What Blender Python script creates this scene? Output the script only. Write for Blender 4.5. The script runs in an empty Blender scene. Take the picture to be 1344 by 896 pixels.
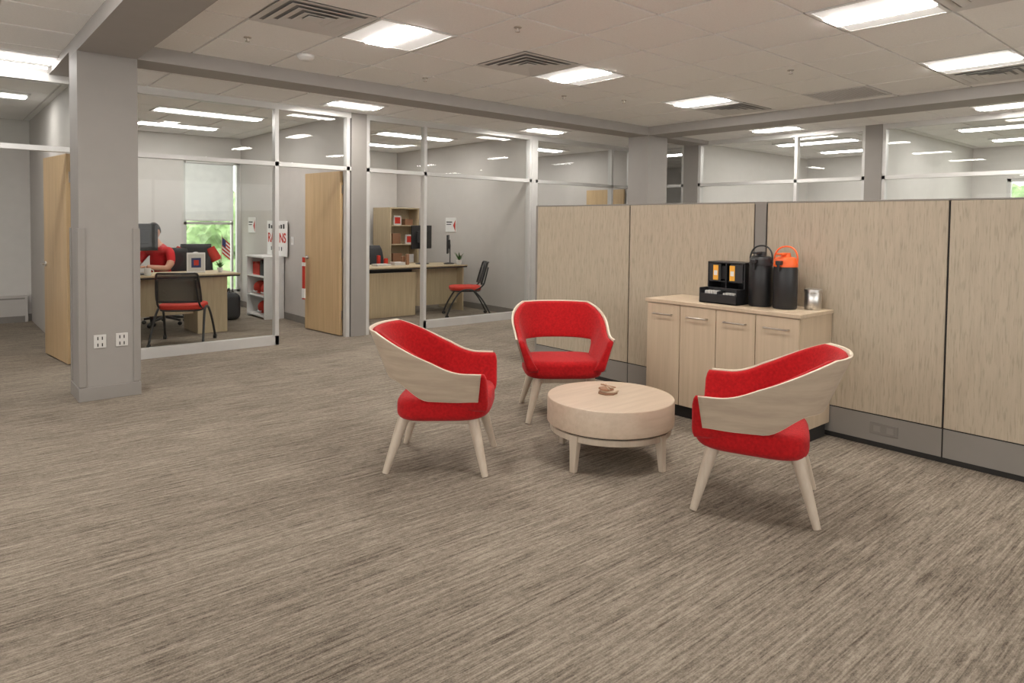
import bpy, bmesh, math, random
from mathutils import Vector, Matrix
random.seed(7)
S=bpy.context.scene
COL=S.collection
try:
    S.view_settings.view_transform='Standard'
    S.view_settings.look='None'
    S.view_settings.exposure=0.0
except Exception: pass

# ---------------------------------------------------------------- materials
def newmat(n):
    m=bpy.data.materials.new(n); m.use_nodes=True
    return m, m.node_tree.nodes, m.node_tree.links, m.node_tree.nodes['Principled BSDF']
def pm(n,c,rough=.5,metal=0,var=.06,scale=8,bump=0,bscale=200,emit=None,estr=0,spec=None,sheen=0):
    m,N,L,B=newmat(n)
    tc=N.new('ShaderNodeTexCoord')
    no=N.new('ShaderNodeTexNoise'); no.inputs['Scale'].default_value=scale; no.inputs['Detail'].default_value=3
    L.new(tc.outputs['Object'],no.inputs['Vector'])
    r=N.new('ShaderNodeValToRGB')
    r.color_ramp.elements[0].position=.3; r.color_ramp.elements[1].position=.7
    r.color_ramp.elements[0].color=tuple(x*(1-var) for x in c)+(1,)
    r.color_ramp.elements[1].color=tuple(min(1,x*(1+var)) for x in c)+(1,)
    L.new(no.outputs['Fac'],r.inputs['Fac']); L.new(r.outputs['Color'],B.inputs['Base Color'])
    B.inputs['Roughness'].default_value=rough; B.inputs['Metallic'].default_value=metal
    if spec is not None: B.inputs['Specular IOR Level'].default_value=spec
    if sheen: B.inputs['Sheen Weight'].default_value=sheen
    if bump:
        n2=N.new('ShaderNodeTexNoise'); n2.inputs['Scale'].default_value=bscale; n2.inputs['Detail'].default_value=2
        L.new(tc.outputs['Object'],n2.inputs['Vector'])
        b=N.new('ShaderNodeBump'); b.inputs['Strength'].default_value=bump; b.inputs['Distance'].default_value=.003
        L.new(n2.outputs['Fac'],b.inputs['Height']); L.new(b.outputs['Normal'],B.inputs['Normal'])
    if emit:
        B.inputs['Emission Color'].default_value=tuple(emit)+(1,); B.inputs['Emission Strength'].default_value=estr
    return m
def wood(n,c1,c2,sc=(30,30,1.5),rough=.45,fleck=None,fs=3.2):
    m,N,L,B=newmat(n)
    tc=N.new('ShaderNodeTexCoord'); mp=N.new('ShaderNodeMapping'); mp.inputs['Scale'].default_value=sc
    L.new(tc.outputs['Object'],mp.inputs['Vector'])
    no=N.new('ShaderNodeTexNoise'); no.inputs['Scale'].default_value=1; no.inputs['Detail'].default_value=5; no.inputs['Roughness'].default_value=.6
    L.new(mp.outputs['Vector'],no.inputs['Vector'])
    r=N.new('ShaderNodeValToRGB'); r.color_ramp.elements[0].position=.35; r.color_ramp.elements[1].position=.62
    r.color_ramp.elements[0].color=tuple(c2)+(1,); r.color_ramp.elements[1].color=tuple(c1)+(1,)
    L.new(no.outputs['Fac'],r.inputs['Fac'])
    out=r.outputs['Color']
    if fleck:
        mp2=N.new('ShaderNodeMapping'); mp2.inputs['Scale'].default_value=tuple(x*fs for x in sc)
        L.new(tc.outputs['Object'],mp2.inputs['Vector'])
        n2=N.new('ShaderNodeTexNoise'); n2.inputs['Scale'].default_value=1; n2.inputs['Detail'].default_value=2
        L.new(mp2.outputs['Vector'],n2.inputs['Vector'])
        r2=N.new('ShaderNodeValToRGB'); r2.color_ramp.elements[0].position=.34; r2.color_ramp.elements[1].position=.46
        r2.color_ramp.elements[0].color=(fleck,fleck,fleck*.97,1); r2.color_ramp.elements[1].color=(1,1,1,1)
        L.new(n2.outputs['Fac'],r2.inputs['Fac'])
        mx=N.new('ShaderNodeMix'); mx.data_type='RGBA'; mx.blend_type='MULTIPLY'; mx.inputs[0].default_value=1
        L.new(out,mx.inputs[6]); L.new(r2.outputs['Color'],mx.inputs[7]); out=mx.outputs[2]
    L.new(out,B.inputs['Base Color']); B.inputs['Roughness'].default_value=rough
    return m

M={}
M['wall']=pm('wall_paint',(.52,.49,.46),.7,bump=.05,var=.02)
M['wall_lt']=pm('wall_paint_light',(.66,.635,.60),.7,var=.02)
M['col']=pm('column_paint',(.285,.264,.244),.6,var=.02)
M['guard']=pm('corner_guard_vinyl',(.255,.235,.215),.45,var=.02)
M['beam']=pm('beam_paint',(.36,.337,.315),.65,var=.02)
M['tile']=pm('ceiling_tile',(.90,.885,.865),.9,var=.03,scale=90,bump=.15,bscale=300)
M['grid']=pm('ceiling_grid_metal',(.72,.70,.68),.5,var=.01)
M['frame']=pm('aluminium_frame',(.62,.61,.59),.35,metal=.25,var=.02)
M['part']=wood('partition_laminate',(.50,.422,.318),(.445,.372,.278),(36,36,3.5),.5,fleck=.82,fs=2.6)
M['cred']=wood('credenza_laminate',(.55,.435,.31),(.49,.385,.27),(30,30,1.5),.45)
M['desk']=wood('desk_laminate',(.52,.42,.27),(.45,.36,.23),(30,30,1.8),.5)
M['door']=wood('door_veneer',(.58,.41,.23),(.50,.35,.19),(25,25,1.2),.4)
M['ply']=wood('bleached_ply',(.48,.39,.295),(.405,.32,.24),(4,4,30),.5)
M['leg']=wood('bleached_leg_wood',(.53,.445,.35),(.465,.38,.295),(30,30,3),.45)
M['table']=wood('table_veneer',(.53,.42,.315),(.475,.37,.275),(2,28,28),.42)
M['plyedge']=pm('ply_edge',(.66,.58,.46),.5)
M['red']=pm('red_wool',(.40,.007,.009),.92,var=.20,scale=60,bump=.5,bscale=350,sheen=.08,spec=.2)
M['redseat']=pm('red_mesh_fabric',(.50,.03,.015),.85,var=.1,bump=.3)
M['polo']=pm('red_polo',(.48,.012,.015),.85,var=.08)
M['black']=pm('black_plastic',(.014,.014,.015),.38)
M['blackmat']=pm('black_matte',(.025,.025,.027),.7)
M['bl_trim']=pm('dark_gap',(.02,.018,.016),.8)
M['raceway']=pm('raceway_metal',(.25,.228,.205),.5,var=.02)
M['racecov']=pm('raceway_cover',(.21,.19,.17),.5,var=.02)
M['steel']=pm('brushed_steel',(.62,.60,.57),.28,metal=1)
M['nickel']=pm('satin_nickel',(.50,.45,.40),.35,metal=.9)
M['white']=pm('white_paint',(.75,.74,.72),.5,var=.01)
M['plate']=pm('outlet_plate',(.56,.54,.51),.4,var=.01)
M['orange']=pm('orange_plastic',(.85,.13,.02),.4)
M['amber']=pm('amber_label',(.85,.42,.05),.5)
M['base']=pm('rubber_base',(.22,.20,.18),.6)
M['skin']=pm('skin',(.52,.27,.18),.55)
M['hair']=pm('dark_hair',(.03,.02,.015),.8)
M['jeans']=pm('dark_trousers',(.03,.03,.035),.85)
M['leaf']=pm('leaf_green',(.05,.14,.03),.6,var=.3)
M['foliage']=pm('tree_foliage',(.32,.46,.22),.8,var=.5,scale=3,bump=.6,bscale=6)
M['grass']=pm('grass',(.30,.40,.2),.9,var=.3)
M['bark']=pm('bark',(.2,.15,.12),.9)
M['shade']=pm('shade_fabric',(.66,.67,.63),.8,emit=(.8,.85,.8),estr=.22)  # weak emission stands in for daylight coming through the fabric
M['vent']=pm('vent_metal',(.66,.64,.62),.5,var=.01)
M['ventdark']=pm('vent_dark',(.34,.33,.32),.8)
M['brown']=pm('walnut_ring',(.30,.15,.08),.5)
M['navy']=pm('navy',(.02,.03,.12),.7)
M['lamp']=pm('lamp_lens',(.9,.9,.9),.5,emit=(1,.955,.905),estr=72)
M['lampside']=pm('lamp_basket',(.8,.8,.78),.5,emit=(1,.96,.91),estr=.38)
M['offlamp']=pm('office_lamp_lens',(.9,.9,.9),.5,emit=(1,.97,.935),estr=29)

def meshfab():
    m,N,L,B=newmat('chair_mesh')
    B.inputs['Base Color'].default_value=(.03,.03,.033,1); B.inputs['Roughness'].default_value=.7
    tc=N.new('ShaderNodeTexCoord'); ck=N.new('ShaderNodeTexChecker'); ck.inputs['Scale'].default_value=160
    L.new(tc.outputs['Object'],ck.inputs['Vector'])
    mm=N.new('ShaderNodeMath'); mm.operation='MULTIPLY'; mm.inputs[1].default_value=.35
    L.new(ck.outputs['Fac'],mm.inputs[0])
    ma=N.new('ShaderNodeMath'); ma.operation='SUBTRACT'; ma.inputs[0].default_value=.95
    L.new(mm.outputs[0],ma.inputs[1]); L.new(ma.outputs[0],B.inputs['Alpha'])
    return m
M['mesh']=meshfab()
def glass():
    m,N,L,B=newmat('clear_glass')
    out=[n for n in N if n.type=='OUTPUT_MATERIAL'][0]; N.remove(B)
    t=N.new('ShaderNodeBsdfTransparent'); t.inputs[0].default_value=(.965,.975,.97,1)
    g=N.new('ShaderNodeBsdfGlossy'); g.inputs['Roughness'].default_value=.01
    lw=N.new('ShaderNodeLayerWeight'); lw.inputs[0].default_value=.5
    p=N.new('ShaderNodeMath'); p.operation='POWER'; p.inputs[1].default_value=5; L.new(lw.outputs['Facing'],p.inputs[0])
    q=N.new('ShaderNodeMath'); q.operation='MULTIPLY_ADD'; q.inputs[1].default_value=.5; q.inputs[2].default_value=.015; L.new(p.outputs[0],q.inputs[0])
    mx=N.new('ShaderNodeMixShader')
    L.new(q.outputs[0],mx.inputs[0]); L.new(t.outputs[0],mx.inputs[1]); L.new(g.outputs[0],mx.inputs[2]); L.new(mx.outputs[0],out.inputs[0])
    return m
M['glass']=glass()
def carpet():
    m,N,L,B=newmat('carpet')
    tc=N.new('ShaderNodeTexCoord')
    def noise(sc,det=4,rough=.6,scale=1,off=(0,0,0)):
        mp=N.new('ShaderNodeMapping'); mp.inputs['Scale'].default_value=sc; mp.inputs['Location'].default_value=off
        L.new(tc.outputs['Object'],mp.inputs['Vector'])
        n=N.new('ShaderNodeTexNoise'); n.inputs['Scale'].default_value=scale; n.inputs['Detail'].default_value=det; n.inputs['Roughness'].default_value=rough
        L.new(mp.outputs['Vector'],n.inputs['Vector']); return n.outputs['Fac']
    br=N.new('ShaderNodeTexBrick'); br.inputs['Scale'].default_value=1; br.inputs['Brick Width'].default_value=1.1; br.inputs['Row Height'].default_value=.55
    br.inputs['Mortar Size'].default_value=0; br.inputs['Color1'].default_value=(.42,.42,.42,1); br.inputs['Color2'].default_value=(.58,.58,.58,1)
    L.new(tc.outputs['Object'],br.inputs['Vector'])
    a=noise((2.3,54,1),4,.66); b=noise((6,135,1),3,.62,off=(3,9,0)); c=noise((150,150,1),2,.6); d=noise((.8,1.8,1),3,.6); e_=noise((30,62,1),3,.7)
    def mth(op,x,y):
        q=N.new('ShaderNodeMath'); q.operation=op
        for i,v in enumerate((x,y)):
            if isinstance(v,(int,float)): q.inputs[i].default_value=v
            else: L.new(v,q.inputs[i])
        return q.outputs[0]
    s=mth('ADD',mth('MULTIPLY',a,.85),mth('MULTIPLY',b,.68))
    s=mth('ADD',s,mth('MULTIPLY',c,.45)); s=mth('ADD',s,mth('MULTIPLY',d,.28)); s=mth('ADD',s,mth('MULTIPLY',e_,.55))
    s=mth('ADD',s,mth('MULTIPLY',br.outputs['Color'],.30))
    s=mth('DIVIDE',s,3.11)
    r=N.new('ShaderNodeValToRGB')
    e=r.color_ramp.elements; e[0].position=.415; e[0].color=(.085,.067,.050,1); e[1].position=.585; e[1].color=(.375,.322,.258,1)
    e2=e.new(.495); e2.color=(.220,.184,.145,1)
    L.new(s,r.inputs['Fac']); L.new(r.outputs['Color'],B.inputs['Base Color'])
    B.inputs['Roughness'].default_value=.95; B.inputs['Specular IOR Level'].default_value=.15
    bp=N.new('ShaderNodeBump'); bp.inputs['Strength'].default_value=.5; bp.inputs['Distance'].default_value=.006
    L.new(s,bp.inputs['Height']); L.new(bp.outputs['Normal'],B.inputs['Normal'])
    return m
M['carpet']=carpet()

# ---------------------------------------------------------------- geometry helpers
def grp(name,loc=(0,0,0),rz=0):
    e=bpy.data.objects.new(name,None); e.empty_display_size=.1
    e.location=loc; e.rotation_euler=(0,0,rz); COL.objects.link(e); return e
def mk(name,vs,fs,mat,parent=None,smooth=False):
    me=bpy.data.meshes.new(name); me.from_pydata([tuple(v) for v in vs],[],fs); me.update()
    bm=bmesh.new(); bm.from_mesh(me); bmesh.ops.recalc_face_normals(bm,faces=bm.faces); bm.to_mesh(me); bm.free()
    if mat: me.materials.append(mat if not isinstance(mat,str) else M[mat])
    if smooth:
        for p in me.polygons: p.use_smooth=True
    o=bpy.data.objects.new(name,me); COL.objects.link(o)
    if parent: o.parent=parent
    return o
def boxes(name,lst,mat,parent=None,bevel=0):
    vs=[];fs=[]
    for lo,hi in lst:
        b=len(vs)
        x0,y0,z0=lo;x1,y1,z1=hi
        vs+=[(x0,y0,z0),(x1,y0,z0),(x1,y1,z0),(x0,y1,z0),(x0,y0,z1),(x1,y0,z1),(x1,y1,z1),(x0,y1,z1)]
        fs+=[tuple(b+i for i in f) for f in ((0,3,2,1),(4,5,6,7),(0,1,5,4),(1,2,6,5),(2,3,7,6),(3,0,4,7))]
    o=mk(name,vs,fs,mat,parent)
    if bevel:
        m=o.modifiers.new('b','BEVEL'); m.width=bevel; m.segments=2; m.limit_method='ANGLE'
    return o
def box(name,lo,hi,mat,parent=None,bevel=0):
    return boxes(name,[(lo,hi)],mat,parent,bevel)
def loft(name,rings,mat,parent=None,smooth=True,cap=True,closed=True):
    n=len(rings[0]); vs=[p for r in rings for p in r]; fs=[]
    for i in range(len(rings)-1):
        for j in range(n if closed else n-1):
            k=(j+1)%n
            fs.append((i*n+j,i*n+k,(i+1)*n+k,(i+1)*n+j))
    if cap:
        fs.append(tuple(range(n))[::-1]); fs.append(tuple((len(rings)-1)*n+j for j in range(n)))
    o=mk(name,vs,fs,mat,parent,smooth)
    if smooth:
        for p in o.data.polygons:
            if len(p.vertices)>4: p.use_smooth=False
    return o
def lathe(name,prof,mat,parent=None,c=(0,0,0),seg=48,smooth=True,sharp=True):
    rings=[[(c[0]+r*math.cos(2*math.pi*j/seg),c[1]+r*math.sin(2*math.pi*j/seg),c[2]+z) for j in range(seg)] for r,z in prof]
    o=loft(name,rings,mat,parent,smooth)
    if sharp:
        m=o.modifiers.new('e','EDGE_SPLIT'); m.split_angle=math.radians(35)
    return o
def cone(name,p1,p2,r1,r2,mat,parent=None,seg=20):
    p1=Vector(p1);p2=Vector(p2); d=(p2-p1).normalized(); q=d.to_track_quat('Z','Y').to_matrix()
    rings=[]
    for p,r in ((p1,r1),(p2,r2)):
        rings.append([p+q@Vector((r*math.cos(2*math.pi*j/seg),r*math.sin(2*math.pi*j/seg),0)) for j in range(seg)])
    o=loft(name,rings,mat,parent)
    m=o.modifiers.new('e','EDGE_SPLIT'); m.split_angle=math.radians(40)
    return o
def tube(name,pts,r,mat,parent=None,cyc=False):
    cu=bpy.data.curves.new(name,'CURVE'); cu.dimensions='3D'; cu.bevel_depth=r; cu.bevel_resolution=3; cu.use_fill_caps=True
    sp=cu.splines.new('NURBS' if len(pts)>2 else 'POLY'); sp.points.add(len(pts)-1)
    for i,p in enumerate(pts): sp.points[i].co=(*p,1)
    if len(pts)>2:
        sp.order_u=3; sp.use_endpoint_u=True; sp.use_cyclic_u=cyc
    cu.materials.append(M[mat]); o=bpy.data.objects.new(name,cu); COL.objects.link(o)
    if parent:o.parent=parent
    return o
def ball(name,c,r,mat,parent=None,sc=(1,1,1),seg=20):
    bm=bmesh.new(); bmesh.ops.create_uvsphere(bm,u_segments=seg,v_segments=seg//2+2,radius=r)
    me=bpy.data.meshes.new(name)
    for v in bm.verts: v.co=Vector((v.co.x*sc[0]+c[0],v.co.y*sc[1]+c[1],v.co.z*sc[2]+c[2]))
    bm.to_mesh(me); bm.free(); me.materials.append(M[mat])
    for p in me.polygons:p.use_smooth=True
    o=bpy.data.objects.new(name,me); COL.objects.link(o)
    if parent:o.parent=parent
    return o
def superring(cx,cy,a,b,n,z,seg=48,zf=None):
    out=[]
    for j in range(seg):
        t=2*math.pi*j/seg; c=math.cos(t); s=math.sin(t)
        x=cx+a*math.copysign(abs(c)**(2/n),c); y=cy+b*math.copysign(abs(s)**(2/n),s)
        out.append((x,y,z if zf is None else z+zf(x,y)))
    return out
def pad(name,cx,cy,a,b,z0,z1,mat,parent,n=3.5,rnd=.03,zf=None):
    rings=[]
    K=5
    for i in range(K+1):
        t=math.pi/2*i/K; ins=rnd*(1-math.sin(t)); rings.append(superring(cx,cy,a-ins,b-ins,n,z0+rnd*(1-math.cos(t)),zf=zf))
    for i in range(K+1):
        t=math.pi/2*i/K; ins=rnd*(1-math.cos(t)); rings.append(superring(cx,cy,a-ins,b-ins,n,z1-rnd*(1-math.sin(t)),zf=zf))
    for f,dz in ((.75,.006),(.45,.011),(.15,.013)):
        rings.append(superring(cx,cy,(a-rnd)*f,(b-rnd)*f,n,z1+dz,zf=zf))
    return loft(name,rings,mat,parent)

# ---------------------------------------------------------------- camera
A=math.radians(49.18)
cam=bpy.data.cameras.new('camera'); co=bpy.data.objects.new('camera',cam); COL.objects.link(co)
cam.sensor_width=36; cam.lens=24.0; cam.clip_start=.05
pitch=math.radians(2.0)
F=Vector((math.cos(A)*math.cos(pitch),math.sin(A)*math.cos(pitch),-math.sin(pitch)))
R=F.to_track_quat('-Z','Y').to_matrix().to_4x4()
co.matrix_world=Matrix.Translation((0,0,1.5))@R@Matrix.Rotation(.0118,4,'Z')
cam.shift_y=-(155-31.3)/1344
S.camera=co

# ---------------------------------------------------------------- shell
ZM=2.97; ZN=2.90
YW=8.1; YB=12.1; XR=9.9; XE=13.9; X0=-4.0; Y0=-3.5
box('floor',(X0-.15,Y0-.15,-.1),(XE+.2,YB+.2,0),'carpet')
boxes('wall_south',[((X0,Y0-.15,0),(XE+.2,Y0,.7)),((X0,Y0-.15,2.6),(XE+.2,Y0,3.1)),((X0,Y0-.15,.7),(-3.4,Y0,2.6)),((8.5,Y0-.15,.7),(XE+.2,Y0,2.6))],'wall_lt')
boxes('wall_west',[((X0-.15,Y0,0),(X0,YB,.7)),((X0-.15,Y0,2.6),(X0,YB,3.1)),((X0-.15,Y0,.7),(X0,-3,2.6)),((X0-.15,6.5,.7),(X0,YB,2.6))],'wall_lt')
g=grp('fill_window_south',(0,Y0-.08,0)); boxes('frame',[((x-.03,-.03,.7),(x+.03,.03,2.6)) for x in(-3.37,-1.4,.6,2.6,4.6,6.6,8.47)]+[((-3.4,-.03,.7),(8.5,.03,.76)),((-3.4,-.03,2.54),(8.5,.03,2.6))],'frame',g)  # unseen south opening and frame, added to let in fill light
g=grp('fill_window_west',(X0-.08,0,0)); boxes('frame',[((-.03,y-.03,.7),(.03,y+.03,2.6)) for y in(-2.97,-1.1,.8,2.7,4.6,6.47)]+[((-.03,-3,.7),(.03,6.5,.76)),((-.03,-3,2.54),(.03,6.5,2.6))],'frame',g)  # west opening and frame out of view, added for sky fill
wx0,wx1,wz0,wz1=3.27,4.19,.25,2.5
boxes('wall_north',[((X0,YB,0),(wx0,YB+.2,3.1)),((wx1,YB,0),(XE,YB+.2,3.1)),((wx0,YB,0),(wx1,YB+.2,wz0)),((wx0,YB,wz1),(wx1,YB+.2,3.1))],'wall_lt')
ey0,ey1,ez0,ez1=1.9,3.3,.9,2.35
boxes('wall_east',[((XE,Y0,0),(XE+.2,ey0,3.1)),((XE,ey1,0),(XE+.2,YB,3.1)),((XE,ey0,0),(XE+.2,ey1,ez0)),((XE,ey0,ez1),(XE+.2,ey1,3.1))],'wall_lt')
for nm,x0,x1 in (('wall_office_divider_a',1.19,1.31),('wall_office_divider_b',4.20,4.40),('wall_office_divider_c',7.33,7.47)):
    box(nm,(x0,YW+.05,0),(x1,YB,ZN-.002),'wall')
box('wall_office_divider_d',(XR-.06,YW+.06,0),(XR+.06,YB,ZN-.002),'wall')
box('wall_east_divider_a',(XR+.06,3.81,0),(XE,3.93,ZN-.002),'wall_lt')
box('wall_east_divider_b',(XR+.06,6.75,0),(XE,6.87,ZN-.002),'wall_lt')

OX,OY,T=2.87,4.75,.70
def ceiling(name,x0,x1,y0,y1,z,skip=()):
    g=grp(name)
    box('grid_deck',(x0,y0,z+.012),(x1,y1,z+.06),'grid',g)
    L=[]
    i0=math.floor((x0-OX)/T)-1;i1=math.ceil((x1-OX)/T)+1
    j0=math.floor((y0-OY)/T)-1;j1=math.ceil((y1-OY)/T)+1
    sk={(round((a-OX)/T),round((b-OY)/T)) for a,b in skip}
    for i in range(i0,i1+1):
        for j in range(j0,j1+1):
            if (i,j) in sk: continue
            cx=OX+i*T; cy=OY+j*T; h=T/2-.011
            a=max(cx-h,x0);b=min(cx+h,x1);c=max(cy-h,y0);d=min(cy+h,y1)
            if b-a>.02 and d-c>.02: L.append(((a,c,z),(b,d,z+.0125)))
    boxes('tiles',L,'tile',g)
    return g
lights=[(2.87,4.75),(4.97,4.75),(7.07,4.75),(4.97,1.95),(7.07,1.95),(2.87,1.95),(.07,4.75),(7.07,-.85),(4.97,-.85),(-2.73,1.95),(-2.73,4.75)]
vents=[(2.17,4.75),(4.27,4.75),(7.77,4.75),(7.77,1.95),(4.97,1.25)]
flatv=[(7.77,3.35)]
ceiling('ceiling',X0,8.27,Y0,6.47,ZM,lights+vents+flatv)
ceiling('ceiling_west',X0,.955,6.47,YW-.05,ZM,())
ceiling('ceiling_north',1.39,XR,6.85,YW-.05,ZN,[])
ceiling('ceiling_offices',X0,XR,YW+.05,YB,ZN,[])
ceiling('ceiling_east',8.74,XE,Y0,6.85,ZN,[])
ceiling('ceiling_northeast',XR,XE,6.85,YB,ZN,[])

def fixture(cx,cy,z,sx,sy,along='y',office=False):
    g=grp('ceiling_light',(cx,cy,z))
    a=sx/2;b=sy/2;t=.025
    boxes('frame',[((-a,-b,-.004),(a,-b+t,.011)),((-a,b-t,-.004),(a,b,.011)),((-a,-b+t,-.004),(-a+t,b-t,.011)),((a-t,-b+t,-.004),(a,b-t,.011))],'white',g)
    w=(a if along=='y' else b)*(.30 if not office else .36)
    lamp='offlamp' if office else 'lamp'
    if along=='y':
        box('lens',(-w,-b+t,-.010),(w,b-t,.009),lamp,g)
        boxes('basket',[((-a+t,-b+t,.0),(-w,b-t,.008)),((w,-b+t,.0),(a-t,b-t,.008))],'lampside',g)
    else:
        box('lens',(-a+t,-w,-.010),(a-t,w,.009),lamp,g)
        boxes('basket',[((-a+t,-b+t,.0),(a-t,-w,.008)),((-a+t,w,.0),(a-t,b-t,.008))],'lampside',g)
    return g
for x,y in lights: fixture(x,y,ZM,.685,.685)
for x,y in [(3.95,7.5),(7.1,7.5)]: fixture(x,y,ZN-.012,.65,.5,'x')
for x,y,sx in [(2.9,9.5,1.35),(2.9,11.0,1.1),(6.1,9.5,1.35),(6.1,11.0,1.1),(8.7,9.4,1.2),(8.7,11,1.1)]:
    fixture(x,y,ZN-.012,sx,.5,'x',True)
fixture(.45,7.7,ZM-.012,1.2,.5,'x',True); fixture(.3,9.7,ZN-.012,1.3,.5,'x',True)
for x,y in [(11.2,2.6),(12.8,2.6),(11.2,5.3),(12.8,5.3),(11.3,.2),(11.3,8.4)]:
    fixture(x,y,ZN-.012,.5,1.3,'y',True)
for x,y in [(9.3,5.0),(9.3,2.2)]: fixture(x,y,ZN-.012,.5,.68,'y')

def vent(cx,cy,z):
    g=grp('air_diffuser',(cx,cy,z))
    box('plenum',(-.33,-.33,.006),(.33,.33,.011),'ventdark',g)
    for k,s in enumerate((.345,.27,.195,.12)):
        s2=s-.055; zt=-.002 if k==0 else -.008; zz=.008
        vs=[(x*s,y*s,zt) for x,y in((-1,-1),(1,-1),(1,1),(-1,1))]+[(x*s2,y*s2,zz-.004) for x,y in((-1,-1),(1,-1),(1,1),(-1,1))]
        fs=[(i,(i+1)%4,4+(i+1)%4,4+i) for i in range(4)]
        o=mk('louver_%d'%k,vs,fs,'vent',g); m=o.modifiers.new('s','SOLIDIFY'); m.thickness=.002
    box('center',(-.06,-.06,-.010),(.06,.06,-.005),'vent',g)
for x,y in vents: vent(x,y,ZM)
for x,y in flatv:
    g=grp('return_air_grille',(x,y,ZM))
    boxes('frame',[((-.34,-.34,-.003),(.34,-.31,.01)),((-.34,.31,-.003),(.34,.34,.01)),((-.34,-.31,-.003),(-.31,.31,.01)),((.31,-.31,-.003),(.34,.31,.01))],'vent',g)
    boxes('slats',[((-.31,-.31+i*.031,.0),(.31,-.31+i*.031+.014,.006)) for i in range(20)],'vent',g)
    box('back',(-.31,-.31,.007),(.31,.31,.0115),'ventdark',g)
g=grp('smoke_detector',(2.6,5.85,ZM)); lathe('body',[(.075,0.002),(.075,-.02),(.055,-.04),(.03,-.05)],'white',g)
for x,y in((3.4,3.9),(2.0,5.6),(5.6,5.6),(6.2,3.2),(6.3,5.3),(3.9,5.9)):
    g=grp('sprinkler_head',(x,y,ZM)); lathe('plate',[(.03,0.002),(.03,-.006),(.01,-.01),(.008,-.03),(.018,-.032),(.018,-.036)],'nickel',g,seg=16)

# columns & beams
def column(x0,x1,y0,y1,zt,guards):
    g=grp('column',((x0+x1)/2,(y0+y1)/2,0))
    a=(x1-x0)/2;b=(y1-y0)/2
    box('shaft',(-a,-b,0),(a,b,zt),'col',g)
    bb=.012
    boxes('base_trim',[((-a-bb,-b-bb,0),(a+bb,-b,.11)),((-a-bb,b,0),(a+bb,b+bb,.11)),((-a-bb,-b,0),(-a,b,.11)),((a,-b,0),(a+bb,b,.11))],'guard',g,.003)
    if guards:
        L=[]
        for sx in(-1,1):
            for sy in(-1,1):
                xa,xb=sorted((sx*(a+.010),sx*(a-.045))); ya,yb=sorted((sy*(b+.010),sy*(b-.045)))
                L.append(((xa,ya,.12),(xb,yb,1.42)))
        boxes('corner_guards',L,'guard',g,.003)
    return g
cg=column(.955,1.39,6.47,6.85,2.845,True)
column(8.27,8.74,6.47,6.85,2.845,False)
for i,x in enumerate((-.075,.085)):
    box('outlet_plate_%d'%i,(x-.045,-.199,.43),(x+.045,-.19,.54),'plate',cg,.003)
    for k,z in enumerate((.458,.512)):
        boxes('socket_%d_%d'%(i,k),[((x-.02,-.2005,z-.015),(x-.012,-.1985,z+.012)),((x+.012,-.2005,z-.015),(x+.02,-.1985,z+.012))],'bl_trim',cg)
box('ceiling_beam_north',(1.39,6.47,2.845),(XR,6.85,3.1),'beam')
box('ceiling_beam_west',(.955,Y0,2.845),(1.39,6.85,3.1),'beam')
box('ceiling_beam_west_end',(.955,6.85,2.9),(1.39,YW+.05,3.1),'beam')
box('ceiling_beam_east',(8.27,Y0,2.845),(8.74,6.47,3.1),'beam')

fw=.045
def front(name,x0,x1,vert,door=None,base=True,axis='x',pos=YW):
    g=grp(name)
    def B(a,b,z0,z1,d=.045):
        return ((a,pos-d,z0),(b,pos+d,z1)) if axis=='x' else ((pos-d,a,z0),(pos+d,b,z1))
    L=[B(x0,x1,2.83,ZN+.01),B(x0,x1,2.155,2.205)]
    for v in vert: L.append(B(v-fw/2,v+fw/2,0,2.83))
    segs=[(x0,x1)]
    if door: segs=[s for s in((x0,door[0]),(door[1],x1)) if s[1]-s[0]>.1]
    for s in segs: L.append(B(s[0],s[1],0,.11))
    boxes('frame',L,'frame',g)
    G=[B(x0,x1,2.205,2.83,.004)]+[B(s[0],s[1],.11,2.155,.004) for s in segs]
    boxes('glass',G,'glass',g)
    return g
front('window_1',1.31,4.20,[1.335,3.225,4.16],(3.25,4.14))
box('wall_post_a',(4.20,YW-.05,0),(4.42,YW+.05,ZN),'col')
front('window_2',4.42,7.36,[4.445,5.345,7.335],(4.46,5.32))
box('wall_post_b',(7.36,YW-.05,0),(7.44,YW+.05,ZN),'frame')
front('window_3',7.44,9.84,[7.465,9.3,9.82])
front('window_4',X0,1.19,[-2,-.0,1.165],(.02,1.14))
box('wall_post_c',(1.19,YW-.05,0),(1.31,YW+.05,ZN),'col')
front('window_5',6.94,YW-.05,[6.97,8.02],axis='y',pos=XR)
box('wall_post_d',(XR-.06,6.66,0),(XR+.06,6.94,ZN),'col')
front('window_6',3.98,6.66,[4.0,4.97,6.64],axis='y',pos=XR)
box('wall_post_e',(XR-.06,3.76,0),(XR+.06,3.98,ZN),'col')
front('window_7',-1.0,3.76,[-.98,1.4,3.74],axis='y',pos=XR)
box('wall_post_f',(XR-.06,Y0,0),(XR+.06,-1.0,ZN),'wall')
box('wall_post_g',(XR-.06,YW-.05,0),(XR+.06,YW+.06,ZN),'wall')

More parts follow.
